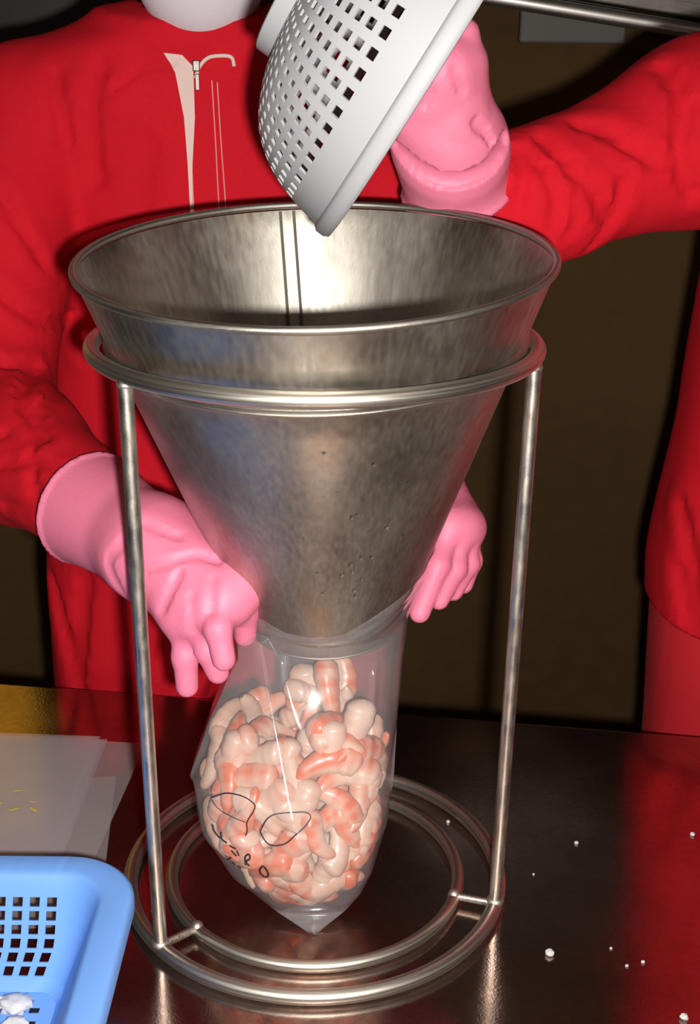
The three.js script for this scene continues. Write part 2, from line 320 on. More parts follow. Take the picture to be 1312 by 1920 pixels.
// ---------------------------------------------------------------- gloves
function gloveField({ cuff, wrist, palm, knuckles, fingers, rCuff, rWrist, rFinger = 0.0118, kp = 0.024 }) {
  const dir = V(...wrist).sub(V(...cuff)).normalize();
  const arm = chain([cuff, wrist, palm], [rCuff, rWrist, rWrist * 0.82], 0.03);
  const bones = knuckles.map(k => cap(wrist, k, rWrist * 0.62, 0.0165));
  for (let i = 0; i + 1 < knuckles.length; i++) bones.push(cap(knuckles[i], knuckles[i + 1], 0.0165, 0.0165));
  const hand = blend(bones, kp);
  const fs = fingers.map(p => chain(p, p.map((_, i) => rFinger * (1.06 - 0.09 * i)), 0.006));
  const inner = cap(V(...cuff).addScaledVector(dir, -0.03).toArray(), V(...cuff).addScaledVector(dir, 0.004).toArray(), rCuff - 0.004, rCuff - 0.014);
  return (x, y, z) => {
    let d = smin(arm(x, y, z), hand(x, y, z), 0.03);
    let fd = 1; for (const f of fs) fd = smin(fd, f(x, y, z), 0.0025); d = smin(d, fd, 0.008);
    const px = x - cuff[0], py = y - cuff[1], pz = z - cuff[2], s = px * dir.x + py * dir.y + pz * dir.z;
    d = Math.max(d, -s, -inner(x, y, z));
    const rr = Math.sqrt(Math.max(0, px * px + py * py + pz * pz - s * s)) - rCuff + 0.001;
    return smin(d, Math.sqrt(rr * rr + s * s) - 0.0034, 0.002);
  };
}
const bounds = (pts, m) => [[0, 1, 2].map(k => Math.min(...pts.map(p => p[k])) - m), [0, 1, 2].map(k => Math.max(...pts.map(p => p[k])) + m)];
function addGlove(parent, spec, folds, cell, label) {
  const base = gloveField(spec), f = folded(base, folds);
  const [mn, mx] = bounds([spec.cuff, spec.wrist, spec.palm, ...spec.knuckles, ...spec.fingers.flat()], spec.rCuff + 0.012);
  const m = mesh('glove', surfaceNets(f, mn, mx, cell), M.pink, parent); if (label) m.userData.label = label; return m;
}

// ---------------------------------------------------------------- people
function bodyField({ x, z, hips, chest, headC, headTilt, shoulders, arms, feet }) {
  const parts = [
    cap([x - 0.06, 0.92, z - 0.01], [x - 0.06, 1.15, z - 0.01], 0.09, 0.088), cap([x + 0.06, 0.92, z - 0.01], [x + 0.06, 1.15, z - 0.01], 0.09, 0.088), cap([x - 0.06, 1.15, z - 0.01], [x - 0.05, 1.38, z - 0.01], 0.088, 0.085), cap([x + 0.06, 1.15, z - 0.01], [x + 0.05, 1.38, z - 0.01], 0.088, 0.085),
    cap([x, 1.42, z + 0.01], headC.map((c, i) => c - [0, 0.06, 0.01][i]), 0.058, 0.052),
  ];
  for (const s of [-1, 1]) { parts.push(cap([x, 1.40, z + 0.01], shoulders[s < 0 ? 0 : 1], 0.07, 0.055)); parts.push(cap([x + s * 0.09, 0.9, z], [x + s * 0.1, 0.48, z + 0.02], 0.085, 0.058), cap([x + s * 0.1, 0.48, z + 0.02], [x + s * 0.105, 0.09, z - 0.02], 0.055, 0.038)); }
  for (const a of arms) parts.push(chain(a, [0.048, 0.036, 0.026], 0.03));
  return blend(parts, 0.04);
}
function headField([x, y, z]) {
  return blend([ell([x, y + 0.035, z - 0.02], [0.078, 0.095, 0.098]), cap([x, y - 0.01, z + 0.015], [x, y - 0.06, z + 0.035], 0.062, 0.042),
    cap([x, y + 0.02, z + 0.085], [x, y - 0.018, z + 0.10], 0.010, 0.015), cap([x - 0.02, y - 0.05, z + 0.075], [x + 0.02, y - 0.05, z + 0.075], 0.009, 0.009),
    cap([x - 0.08, y + 0.015, z - 0.01], [x - 0.082, y - 0.02, z - 0.002], 0.014, 0.010), cap([x + 0.08, y + 0.015, z - 0.01], [x + 0.082, y - 0.02, z - 0.002], 0.014, 0.010)], 0.016);
}
function addHead(o, c, cover) {
  const f = headField(c);
  for (const s of [-1, 1]) { const e = new THREE.SphereGeometry(0.011, 14, 10); e.scale(1.15, 0.7, 0.7); e.translate(c[0] + s * 0.031, c[1] + 0.018, c[2] + 0.073); mesh('eye', e, M.eye, o); }
  const capF = (x, y, z) => Math.max(f(x, y, z) - 0.006, (c[1] + 0.05 + (z - c[2]) * 0.35) - y);
  mesh('cap', surfaceNets(capF, c.map(v => v - 0.17), c.map(v => v + 0.17), 0.006), M.boot, o);
  return surfaceNets(f, c.map(v => v - 0.17), c.map(v => v + 0.17), 0.005);
}
function mergeBody(a, b) { return merge([a, b]); }
function addLegs(o, x, z, k = 1) {
  const f = blend([column(x, [[0.5, 0.05, 0.03, z], [0.6, 0.19 * k, 0.125, z], [0.95, 0.2 * k, 0.125, z]]), ...[-1, 1].map(s => chain([[x + s * 0.1, 0.85, z], [x + s * 0.11, 0.48, z + 0.01], [x + s * 0.115, 0.12, z - 0.015]], [0.105, 0.085, 0.07], 0.03))], 0.03);
  mesh('trousers', surfaceNets((a, b, c) => Math.max(f(a, b, c), 0.1 - b), [x - 0.29, 0.05, z - 0.2], [x + 0.29, 0.99, z + 0.2], 0.012), M.trousers, o);
  for (const s of [-1, 1]) {
    const b = blend([cap([x + s * 0.115, 0.2, z - 0.015], [x + s * 0.115, 0.06, z - 0.015], 0.058, 0.05), cap([x + s * 0.115, 0.045, z - 0.03], [x + s * 0.13, 0.035, z + 0.13], 0.046, 0.042)], 0.03);
    mesh('boot', surfaceNets((a, c, d) => Math.max(b(a, c, d), 0.002 - c), [x + s * 0.12 - 0.09, -0.01, z - 0.12], [x + s * 0.12 + 0.09, 0.28, z + 0.2], 0.008), M.boot, o);
  }
}
// a ribbon that lies on the front of a field, between two edges of [x, y] points
function ribbon(f, left, right, off, z0, z1, rows = 24, cols = 4) {
  const at = (pts, t) => { const u = t * (pts.length - 1), i = Math.min(pts.length - 2, Math.floor(u)), q = u - i; return [lerp(pts[i][0], pts[i + 1][0], q), lerp(pts[i][1], pts[i + 1][1], q)]; };
  const pos = [], idx = [];
  for (let i = 0; i <= rows; i++) for (let j = 0; j <= cols; j++) { const a = at(left, i / rows), b = at(right, i / rows), x = lerp(a[0], b[0], j / cols), y = lerp(a[1], b[1], j / cols); const z = frontZ(f, x, y, z0, z1) ?? (pos.length ? pos[pos.length - 1] - off : z1); pos.push(x, y, z + off); }
  for (let i = 0; i < rows; i++) for (let j = 0; j < cols; j++) { const a = i * (cols + 1) + j; idx.push(a, a + cols + 1, a + 1, a + 1, a + cols + 1, a + cols + 2); }
  const g = new THREE.BufferGeometry(); g.setAttribute('position', new THREE.Float32BufferAttribute(pos, 3)); g.setAttribute('uv', new THREE.Float32BufferAttribute(new Float32Array(pos.length / 3 * 2), 2)); g.setIndex(idx); g.computeVertexNormals(); return g;
}

// the worker behind the funnel
{
  const o = thing('person', 'person in red zip jacket and white face mask holding bag under funnel with pink gloves', 'person', [0, 0, 0]);
  const cx = -0.144;
  const torso = column(cx, [[0.58, 0.236, 0.135, -0.535], [0.75, 0.236, 0.135, -0.535], [0.95, 0.226, 0.132, -0.53], [1.15, 0.208, 0.125, -0.525], [1.35, 0.2, 0.125, -0.52], [1.45, 0.185, 0.115, -0.513], [1.52, 0.135, 0.092, -0.505], [1.545, 0.1, 0.085, -0.5]]);
  const shR = cap([-0.20, 1.505, -0.5], [-0.345, 1.447, -0.485], 0.066, 0.078), shL = cap([-0.08, 1.505, -0.5], [0.055, 1.447, -0.485], 0.066, 0.078);
  const armR = chain([[-0.352, 1.445, -0.48], [-0.405, 1.135, -0.345], [-0.325, 1.105, -0.235], [-0.195, 1.090, -0.075]], [0.08, 0.084, 0.07, 0.046], 0.03);
  const armL = chain([[0.058, 1.445, -0.48], [0.07, 1.19, -0.38], [0.108, 1.095, -0.175]], [0.08, 0.07, 0.042], 0.03);
  const ring = (x, y, z) => { const u = (x + 0.14) / 0.084, w = (z + 0.5) / 0.086, q = Math.sqrt(u * u + w * w), top = 1.515 + 0.075 * smooth(0.05, -0.12, z + 0.5); const d = Math.abs((q - 1) * 0.084) - 0.0045; return Math.max(d, y - top, 1.48 - y); };
  const hole = (x, y, z) => { const u = (x + 0.14) / 0.076, w = (z + 0.5) / 0.078; return Math.max((Math.sqrt(u * u + w * w) - 1) * 0.076, 1.495 - y); };
  const base = (x, y, z) => { let d = smin(smin(torso(x, y, z), shR(x, y, z), 0.06), shL(x, y, z), 0.06); d = smin(d, smin(armR(x, y, z), armL(x, y, z), 0.01), 0.016); d = Math.max(d, -hole(x, y, z)); return smin(d, ring(x, y, z), 0.012); };
  const F = onFront(base, [
    [0.0096, 0.0085, [[-0.40, 1.225], [-0.352, 1.197], [-0.324, 1.188], [-0.302, 1.168], [-0.276, 1.152]]],
    [0.0064, 0.0085, [[-0.36, 1.268], [-0.316, 1.228], [-0.292, 1.214]]],
    [0.0064, 0.0059, [[-0.39, 1.150], [-0.357, 1.145], [-0.32, 1.150]]],
    [0.0064, 0.0059, [[-0.38, 1.105], [-0.338, 1.118], [-0.281, 1.137], [-0.242, 1.134], [-0.214, 1.121]]],
    [0.0048, 0.0076, [[-0.32, 1.085], [-0.255, 1.104]]],
    [0.0064, 0.0076, [[-0.36, 1.37], [-0.33, 1.32], [-0.315, 1.29]]],
    [0.0048, 0.0102, [[-0.29, 1.28], [-0.288, 1.22], [-0.29, 1.17], [-0.275, 1.10]]],
    [0.0064, 0.0136, [[-0.36, 0.861], [-0.346, 0.808], [-0.322, 0.70]]],
    [0.0064, 0.0153, [[-0.308, 0.88], [-0.328, 0.735]]],
    [0.0064, 0.0170, [[-0.216, 0.90], [-0.232, 0.78]]],
    [0.0048, 0.0136, [[-0.25, 1.50], [-0.262, 1.45], [-0.258, 1.38]]],
    [0.0048, 0.0119, [[-0.30, 1.49], [-0.29, 1.42]]],
    [0.0032, 0.0170, [[-0.2, 1.42], [-0.215, 1.3], [-0.2, 1.2]]],
    [0.0032, 0.0051, [[-0.235, 1.475], [-0.20, 1.50], [-0.17, 1.505]]],
  ], -0.05, -0.6);
  const f = folded(base, F);
  const jacket = mesh('jacket', surfaceNets(f, [-0.52, 0.56, -0.69], [0.18, 1.62, -0.03], 0.0065), M.red, o);
  mesh('zipper_tape', ribbon(f, [[-0.178, 1.516], [-0.166, 1.496], [-0.157, 1.449], [-0.1545, 1.40], [-0.153, 1.34]], [[-0.158, 1.514], [-0.146, 1.502], [-0.145, 1.449], [-0.149, 1.40], [-0.1515, 1.34]], 0.003, -0.3, -0.6), M.beige, jacket).userData.label = 'pale zipper tape open at the throat';
  const zf = (p, off) => p.map(([x, y]) => [x, y, (frontZ(f, x, y, -0.3, -0.6) ?? -0.41) + off]);
  mesh('zipper_tape', tube(zf([[-0.144, 1.49], [-0.139, 1.502], [-0.130, 1.511], [-0.118, 1.5135], [-0.104, 1.512], [-0.101, 1.503]], 0.003), 0.0022, 30), M.beige, jacket);
  for (const p of [[[-0.126, 1.488], [-0.123, 1.426], [-0.121, 1.36], [-0.119, 1.30]], [[-0.120, 1.486], [-0.117, 1.426], [-0.1135, 1.36], [-0.112, 1.30]]]) mesh('stitching', tube(zf(p, 0.0012), 0.0008, 40, 5), M.thread, jacket);
  mesh('placket', ribbon(f, [[-0.1535, 1.45], [-0.1515, 1.34], [-0.151, 1.2], [-0.151, 1.0]], [[-0.1505, 1.45], [-0.1485, 1.34], [-0.148, 1.2], [-0.148, 1.0]], 0.0022, -0.3, -0.6), M.thread, jacket);
  const zs = zf([[-0.1425, 1.503], [-0.1415, 1.489]], 0.005);
  const slider = mesh('zipper_slider', merge([rbox(0.008, 0.012, 0.004, 0.0015, ...zs[0]), rbox(0.0045, 0.017, 0.002, 0.0008, zs[1][0], zs[1][1] - 0.003, zs[1][2] + 0.001)]), M.greyMetal, jacket); slider.userData.label = 'silver zipper slider';
  const hc = [-0.14, 1.650, -0.492];
  const head = addHead(o, hc);
  const b = surfaceNets(bodyField({ x: cx, z: -0.525, headC: hc, shoulders: [[-0.33, 1.44, -0.49], [0.045, 1.44, -0.49]], arms: [[[-0.345, 1.44, -0.485], [-0.40, 1.135, -0.345], [-0.17, 1.088, -0.04]], [[0.055, 1.44, -0.485], [0.07, 1.19, -0.38], [0.112, 1.09, -0.16]]] }), [-0.5, 0.03, -0.72], [0.22, 1.66, 0.05], 0.013);
  mesh('body', mergeBody(b, head), M.skin, o);
  const hf = headField(hc), me = ell([-0.14, 1.606, -0.445], [0.074, 0.080, 0.062]), mk = (x, y, z) => smin(hf(x, y, z) - 0.007, me(x, y, z), 0.02);
  mesh('face_mask', surfaceNets((x, y, z) => Math.max(mk(x, y, z), -0.485 - z, y - 1.645), [-0.24, 1.5, -0.54], [-0.04, 1.69, -0.33], 0.004), M.mask, o);
  addLegs(o, cx, -0.535);
  // glove on the left of the bag: little finger straight, the others curled on the film
  addGlove(o, { cuff: [-0.226, 1.094, -0.103], wrist: [-0.150, 1.085, -0.020], palm: [-0.118, 1.075, 0.012], rCuff: 0.057, rWrist: 0.042,
    knuckles: [[-0.116, 1.045, 0.042], [-0.096, 1.057, 0.050], [-0.077, 1.068, 0.046], [-0.064, 1.077, 0.032]],
    fingers: [
      [[-0.116, 1.045, 0.042], [-0.116, 1.010, 0.050], [-0.115, 0.980, 0.050]],
      [[-0.096, 1.057, 0.050], [-0.094, 1.022, 0.060], [-0.086, 0.998, 0.057]],
      [[-0.077, 1.068, 0.046], [-0.082, 1.052, 0.080], [-0.077, 1.026, 0.086]],
      [[-0.064, 1.077, 0.032], [-0.062, 1.048, 0.034], [-0.064, 1.018, 0.022]],
      [[-0.125, 1.07, -0.005], [-0.098, 1.035, -0.035], [-0.080, 1.012, -0.028]]] },
    onFront(gloveField({ cuff: [-0.226, 1.094, -0.103], wrist: [-0.150, 1.085, -0.020], palm: [-0.118, 1.075, 0.012], rCuff: 0.057, rWrist: 0.042, knuckles: [[-0.116, 1.045, 0.042], [-0.096, 1.057, 0.050], [-0.077, 1.068, 0.046], [-0.064, 1.077, 0.032]], fingers: [] }), [
      [0.0024, 0.006, [[-0.160, 1.088], [-0.132, 1.097], [-0.108, 1.104], [-0.085, 1.1]]],
      [0.0024, 0.006, [[-0.118, 1.092], [-0.126, 1.076], [-0.133, 1.06]]],
      [0.002, 0.006, [[-0.152, 1.124], [-0.122, 1.116]]],
      [0.002, 0.007, [[-0.172, 1.108], [-0.186, 1.088], [-0.178, 1.064]]],
      [0.0016, 0.005, [[-0.106, 1.078], [-0.105, 1.048]]],
      [0.0016, 0.005, [[-0.088, 1.09], [-0.087, 1.062]]],
    ], 0.12, -0.2), 0.0028, 'pink rubber glove with its little finger straight, gripping the bag mouth');
  // glove on the right of the funnel, fingers pointing down along the cone
  addGlove(o, { cuff: [0.090, 1.125, -0.235], wrist: [0.112, 1.085, -0.155], palm: [0.120, 1.078, -0.135], rCuff: 0.048, rWrist: 0.033, kp: 0.014,
    knuckles: [[0.128, 1.086, -0.085], [0.139, 1.083, -0.092], [0.145, 1.078, -0.103], [0.147, 1.070, -0.122]],
    fingers: [
      [[0.128, 1.086, -0.085], [0.117, 1.058, -0.055], [0.099, 1.019, -0.030]],
      [[0.139, 1.083, -0.092], [0.134, 1.050, -0.066], [0.118, 1.026, -0.045]],
      [[0.145, 1.078, -0.103], [0.148, 1.048, -0.083], [0.133, 1.028, -0.062]],
      [[0.147, 1.070, -0.122], [0.153, 1.042, -0.105], [0.145, 1.024, -0.088]],
      [[0.110, 1.072, -0.14], [0.100, 1.04, -0.125], [0.092, 1.015, -0.105]]] }, [], 0.0028, 'pink rubber glove reaching round the right side of the funnel');
}

// the worker at the right, tipping the colander
{
  const o = thing('person', 'person in red jacket reaching one pink glove to tip the white colander', 'person', [0, 0, 0]);
  const cx = 0.668;
  const torso = column(cx, [[0.832, 0.222, 0.142, -0.45], [0.845, 0.243, 0.15, -0.45], [0.90, 0.246, 0.15, -0.45], [1.12, 0.224, 0.14, -0.445], [1.35, 0.212, 0.135, -0.44], [1.45, 0.19, 0.12, -0.44], [1.52, 0.13, 0.09, -0.445], [1.545, 0.1, 0.085, -0.45]]);
  const sh = cap([0.62, 1.49, -0.44], [0.51, 1.465, -0.40], 0.08, 0.098), sh2 = cap([0.72, 1.49, -0.45], [0.86, 1.44, -0.45], 0.08, 0.085);
  const arm = chain([[0.516, 1.468, -0.405], [0.398, 1.444, -0.32], [0.217, 1.384, -0.252], [0.144, 1.398, -0.222]], [0.1, 0.09, 0.062, 0.040], 0.04);
  const arm2 = chain([[0.87, 1.435, -0.45], [0.93, 1.15, -0.40], [0.87, 1.0, -0.22]], [0.082, 0.07, 0.046], 0.03);
  const base = (x, y, z) => smin(smin(smin(torso(x, y, z), sh(x, y, z), 0.05), sh2(x, y, z), 0.05), smin(arm(x, y, z), arm2(x, y, z), 0.01), 0.03);
  const F = onFront(base, [
    [0.006, 0.008, [[0.181, 1.432], [0.194, 1.419], [0.195, 1.402], [0.190, 1.381]]],
    [0.009, 0.009, [[0.214, 1.443], [0.238, 1.422], [0.263, 1.398], [0.278, 1.371]]],
    [0.007, 0.008, [[0.196, 1.435], [0.218, 1.411], [0.228, 1.386], [0.226, 1.36]]],
    [0.005, 0.007, [[0.246, 1.400], [0.249, 1.378], [0.244, 1.353]]],
    [0.008, 0.009, [[0.293, 1.402], [0.292, 1.380], [0.284, 1.360], [0.274, 1.34]]],
    [0.009, 0.010, [[0.252, 1.455], [0.282, 1.448], [0.298, 1.438], [0.333, 1.422]]],
    [0.009, 0.011, [[0.338, 1.507], [0.353, 1.475], [0.350, 1.442], [0.354, 1.416], [0.369, 1.392]]],
    [0.005, 0.012, [[0.438, 0.998], [0.450, 0.938], [0.462, 0.85]]],
    [0.005, 0.012, [[0.44, 0.92], [0.455, 0.85]]],
    [0.003, 0.012, [[0.50, 1.3], [0.48, 1.15], [0.49, 1.0]]],
  ], 0, -0.5);
  const f = folded(base, F);
  mesh('jacket', surfaceNets(f, [0.06, 0.81, -0.62], [1.06, 1.6, -0.06], 0.0075), M.red, o);
  const hc = [0.66, 1.655, -0.43], head = addHead(o, hc);
  const b = surfaceNets(bodyField({ x: cx, z: -0.45, headC: hc, shoulders: [[0.53, 1.45, -0.42], [0.83, 1.44, -0.45]], arms: [[[0.516, 1.465, -0.405], [0.31, 1.414, -0.288], [0.140, 1.402, -0.215]], [[0.86, 1.43, -0.45], [0.93, 1.15, -0.40], [0.85, 0.95, -0.17]]] }), [0.05, 0.03, -0.66], [1.03, 1.72, 0.0], 0.014);
  mesh('body', mergeBody(b, head), M.skin, o);
  const mk = ell([hc[0], hc[1] - 0.02, hc[2] + 0.02], [0.073, 0.079, 0.09]);
  mesh('face_mask', surfaceNets((x, y, z) => Math.max(mk(x, y, z), hc[2] + 0.0 - z, y - hc[1] - 0.025), hc.map(v => v - 0.15), hc.map(v => v + 0.15), 0.006), M.mask, o);
  // trousers fill the gap under the short jacket
  addLegs(o, cx, -0.45, 1.2);
  const spec = { cuff: [0.134, 1.396, -0.213], wrist: [0.123, 1.438, -0.185], palm: [0.117, 1.462, -0.168], rCuff: 0.055, rWrist: 0.044, rFinger: 0.0125, kp: 0.03,
    knuckles: [[0.128, 1.512, -0.150], [0.112, 1.509, -0.140], [0.097, 1.497, -0.145], [0.086, 1.475, -0.155]],
    fingers: [
      [[0.128, 1.512, -0.150], [0.130, 1.538, -0.146], [0.106, 1.554, -0.140]],
      [[0.112, 1.509, -0.140], [0.100, 1.536, -0.136], [0.080, 1.540, -0.132]],
      [[0.097, 1.497, -0.145], [0.084, 1.524, -0.136], [0.063, 1.526, -0.132]],
      [[0.086, 1.475, -0.155], [0.070, 1.499, -0.145], [0.052, 1.500, -0.138]],
      [[0.146, 1.45, -0.19], [0.144, 1.495, -0.195], [0.118, 1.520, -0.19]]] };
  addGlove(o, spec, onFront(gloveField({ ...spec, fingers: [] }), [
    [0.007, 0.010, [[0.070, 1.442], [0.088, 1.424], [0.112, 1.412], [0.138, 1.413], [0.158, 1.424], [0.172, 1.445]]],
    [0.004, 0.007, [[0.142, 1.462], [0.156, 1.446], [0.160, 1.43]]],
    [0.002, 0.005, [[0.1, 1.49], [0.095, 1.478]]],
    [0.002, 0.006, [[0.120, 1.508], [0.126, 1.49]]],
  ], 0, -0.3), 0.003, 'pink rubber glove with crumpled cuff behind the colander rim');
  addGlove(o, { cuff: [0.885, 1.03, -0.26], wrist: [0.85, 0.95, -0.17], palm: [0.845, 0.935, -0.15], rCuff: 0.054, rWrist: 0.04,
    knuckles: [[0.82, 0.905, -0.115], [0.842, 0.9, -0.105], [0.862, 0.9, -0.11], [0.878, 0.905, -0.125]],
    fingers: [[[0.82, 0.905, -0.115], [0.812, 0.87, -0.1], [0.812, 0.845, -0.1]], [[0.842, 0.9, -0.105], [0.84, 0.86, -0.088], [0.838, 0.83, -0.09]], [[0.862, 0.9, -0.11], [0.862, 0.86, -0.095], [0.86, 0.832, -0.098]], [[0.878, 0.905, -0.125], [0.884, 0.872, -0.112], [0.882, 0.848, -0.112]], [[0.82, 0.94, -0.15], [0.798, 0.905, -0.13], [0.795, 0.88, -0.115]]] }, [], 0.004);
}

// ---------------------------------------------------------------- perforated shells
// pos(u, v) over a grid of u and v lines; cells where hole(i, j) is true are left open, with walls between the two skins
function perforated(U, Vv, pos, t, hole, closed) {
  const nu = U.length, nv = Vv.length, out = [], inn = [], e = 1e-4;
  for (let j = 0; j < nv; j++) for (let i = 0; i < nu; i++) {
    const p = V(...pos(U[i], Vv[j])), du = V(...pos(U[i] + e, Vv[j])).sub(V(...pos(U[i] - e, Vv[j]))), dv = V(...pos(U[i], Math.min(Vv[j] + e, Vv[nv - 1]))).sub(V(...pos(U[i], Math.max(Vv[j] - e, Vv[0]))));
    const n = du.cross(dv).normalize(); out.push(p); inn.push(p.clone().addScaledVector(n, -t));
  }
  const open = (i, j) => j < 0 || j >= nv - 1 || (!closed && (i < 0 || i >= nu - 1)) || hole((i + nu - 1) % (nu - 1), j);
  const idx = [], idx2 = [], wall = [];
  const q = (a, b, c, d) => { for (const v of [a, b, c, a, c, d]) wall.push(v.x, v.y, v.z); };
  for (let j = 0; j < nv - 1; j++) for (let i = 0; i < nu - 1; i++) {
    if (hole(i, j)) continue;
    const a = j * nu + i, b = a + 1, c = a + nu + 1, d = a + nu;
    idx.push(a, b, c, a, c, d); idx2.push(a, c, b, a, d, c);
    if (open(i, j - 1)) q(out[b], out[a], inn[a], inn[b]);
    if (open(i, j + 1)) q(out[d], out[c], inn[c], inn[d]);
    if (open(i - 1, j)) q(out[a], out[d], inn[d], inn[a]);
    if (open(i + 1, j)) q(out[c], out[b], inn[b], inn[c]);
  }
  const mk = (pts, ix) => { const g = new THREE.BufferGeometry(); g.setAttribute('position', new THREE.Float32BufferAttribute(pts.flatMap(p => [p.x, p.y, p.z]), 3)); g.setIndex(ix); const w = mergeVertices(g, 1e-6); w.computeVertexNormals(); return w.toNonIndexed(); };
  const w = new THREE.BufferGeometry(); w.setAttribute('position', new THREE.Float32BufferAttribute(wall, 3)); w.computeVertexNormals();
  const all = [mk(out, idx), mk(inn, idx2), w]; for (const g of all) g.setAttribute('uv', new THREE.Float32BufferAttribute(new Float32Array(g.attributes.position.count * 2), 2));
  return mergeGeometries(all);
}

// ---------------------------------------------------------------- the white colander
{
  const a = V(-0.845, 0.53, -0.035).normalize(), e = V(0.527, 0.85, 0).addScaledVector(a, -V(0.527, 0.85, 0).dot(a)).normalize(), R = 0.157;
  const c = V(0.002, 1.387, 0.03).addScaledVector(e, R);
  const o = thing('colander', 'white plastic colander with rows of square holes tipped over the funnel', 'colander', c.toArray());
  // local frame: y is the bowl axis towards its foot, x lies along the rim
  o.quaternion.setFromRotationMatrix(new THREE.Matrix4().makeBasis(e, a, e.clone().cross(a)));
  const prof = [[0, 0.1505, 0], [0.03, 0.1455, 0.028], [0.06, 0.1375, 0.055], [0.085, 0.126, 0.077], [0.11, 0.109, 0.096], [0.135, 0.087, 0.1085], [0.155, 0.068, 0.115], [0.175, 0.048, 0.118], [0.222, 0.0015, 0.119]];
  const curve = new THREE.SplineCurve(prof.map(p => new THREE.Vector2(p[1], p[2])));
  const pos = (th, s) => { const p = curve.getPoint(clamp(s, 0, 1)); return [p.x * Math.cos(th), p.y * 0.85, p.x * Math.sin(th)]; };
  const NC = 58, U = []; for (let i = 0; i < NC; i++) { U.push((i + 0) / NC * 2 * Math.PI, (i + 0.5) / NC * 2 * Math.PI); } U.push(2 * Math.PI);
  const W = [0, 0.035, 0.07, 0.105, 0.13]; let s = 0.155; for (let k = 0; k < 11; k++) { const hgt = 0.0335 - k * 0.0006; W.push(s, s + hgt); s += hgt + 0.027 - k * 0.0007; } W.push(s, 0.87, 0.93, 0.97, 1);
  const first = 5;
  mesh('bowl', perforated(U, W, pos, 0.0022, (i, j) => i % 2 === 1 && j >= first && (j - first) % 2 === 0 && j < first + 22, true), M.white, o);
  const rimP = [[0.148, 0.006], [0.1535, 0.004], [0.1565, 0.001], [0.157, -0.006], [0.155, -0.010], [0.1515, -0.0105], [0.1488, -0.006], [0.1488, 0.001], [0.148, 0.006]].map(p => new THREE.Vector2(...p));
  mesh('rim', new THREE.LatheGeometry(rimP, 140), M.white, o);
  const foot = [[0.066, 0.093], [0.065, 0.113], [0.0625, 0.115], [0.060, 0.113], [0.060, 0.093], [0.066, 0.093]].map(p => new THREE.Vector2(...p));
  mesh('foot_ring', new THREE.LatheGeometry(foot, 90), M.white, o);
}

// ---------------------------------------------------------------- the bag of shrimp
const bagS = [[0.742, -0.005, 0.006, 0.09, 0.002], [0.751, -0.038, 0.032, 0.068, 0.008], [0.768, -0.058, 0.047, 0.058, 0.030], [0.791, -0.082, 0.058, 0.048, 0.055], [0.835, -0.110, 0.070, 0.033, 0.084], [0.879, -0.117, 0.075, 0.018, 0.0825], [0.935, -0.098, 0.079, 0.0, 0.0755], [0.982, -0.078, 0.084, -0.02, 0.0745], [1.0, -0.0695, 0.0865, -0.03, 0.0765], [1.02, -0.0715, 0.0885, -0.034, 0.08]];
const bagAt = y => [1, 2, 3, 4].map(k => { if (y <= bagS[0][0]) return bagS[0][k]; for (let i = 1; i < bagS.length; i++) if (y <= bagS[i][0]) { const t = (y - bagS[i - 1][0]) / (bagS[i][0] - bagS[i - 1][0]); return lerp(bagS[i - 1][k], bagS[i][k], t); } return bagS[bagS.length - 1][k]; });
const bagFront = (x, y) => { const [l, r, zc, b] = bagAt(y), u = clamp(Math.abs((x - (l + r) / 2) / ((r - l) / 2)), 0, 0.999); return zc + b * (1 - u ** 2.3) ** (1 / 2.3); };
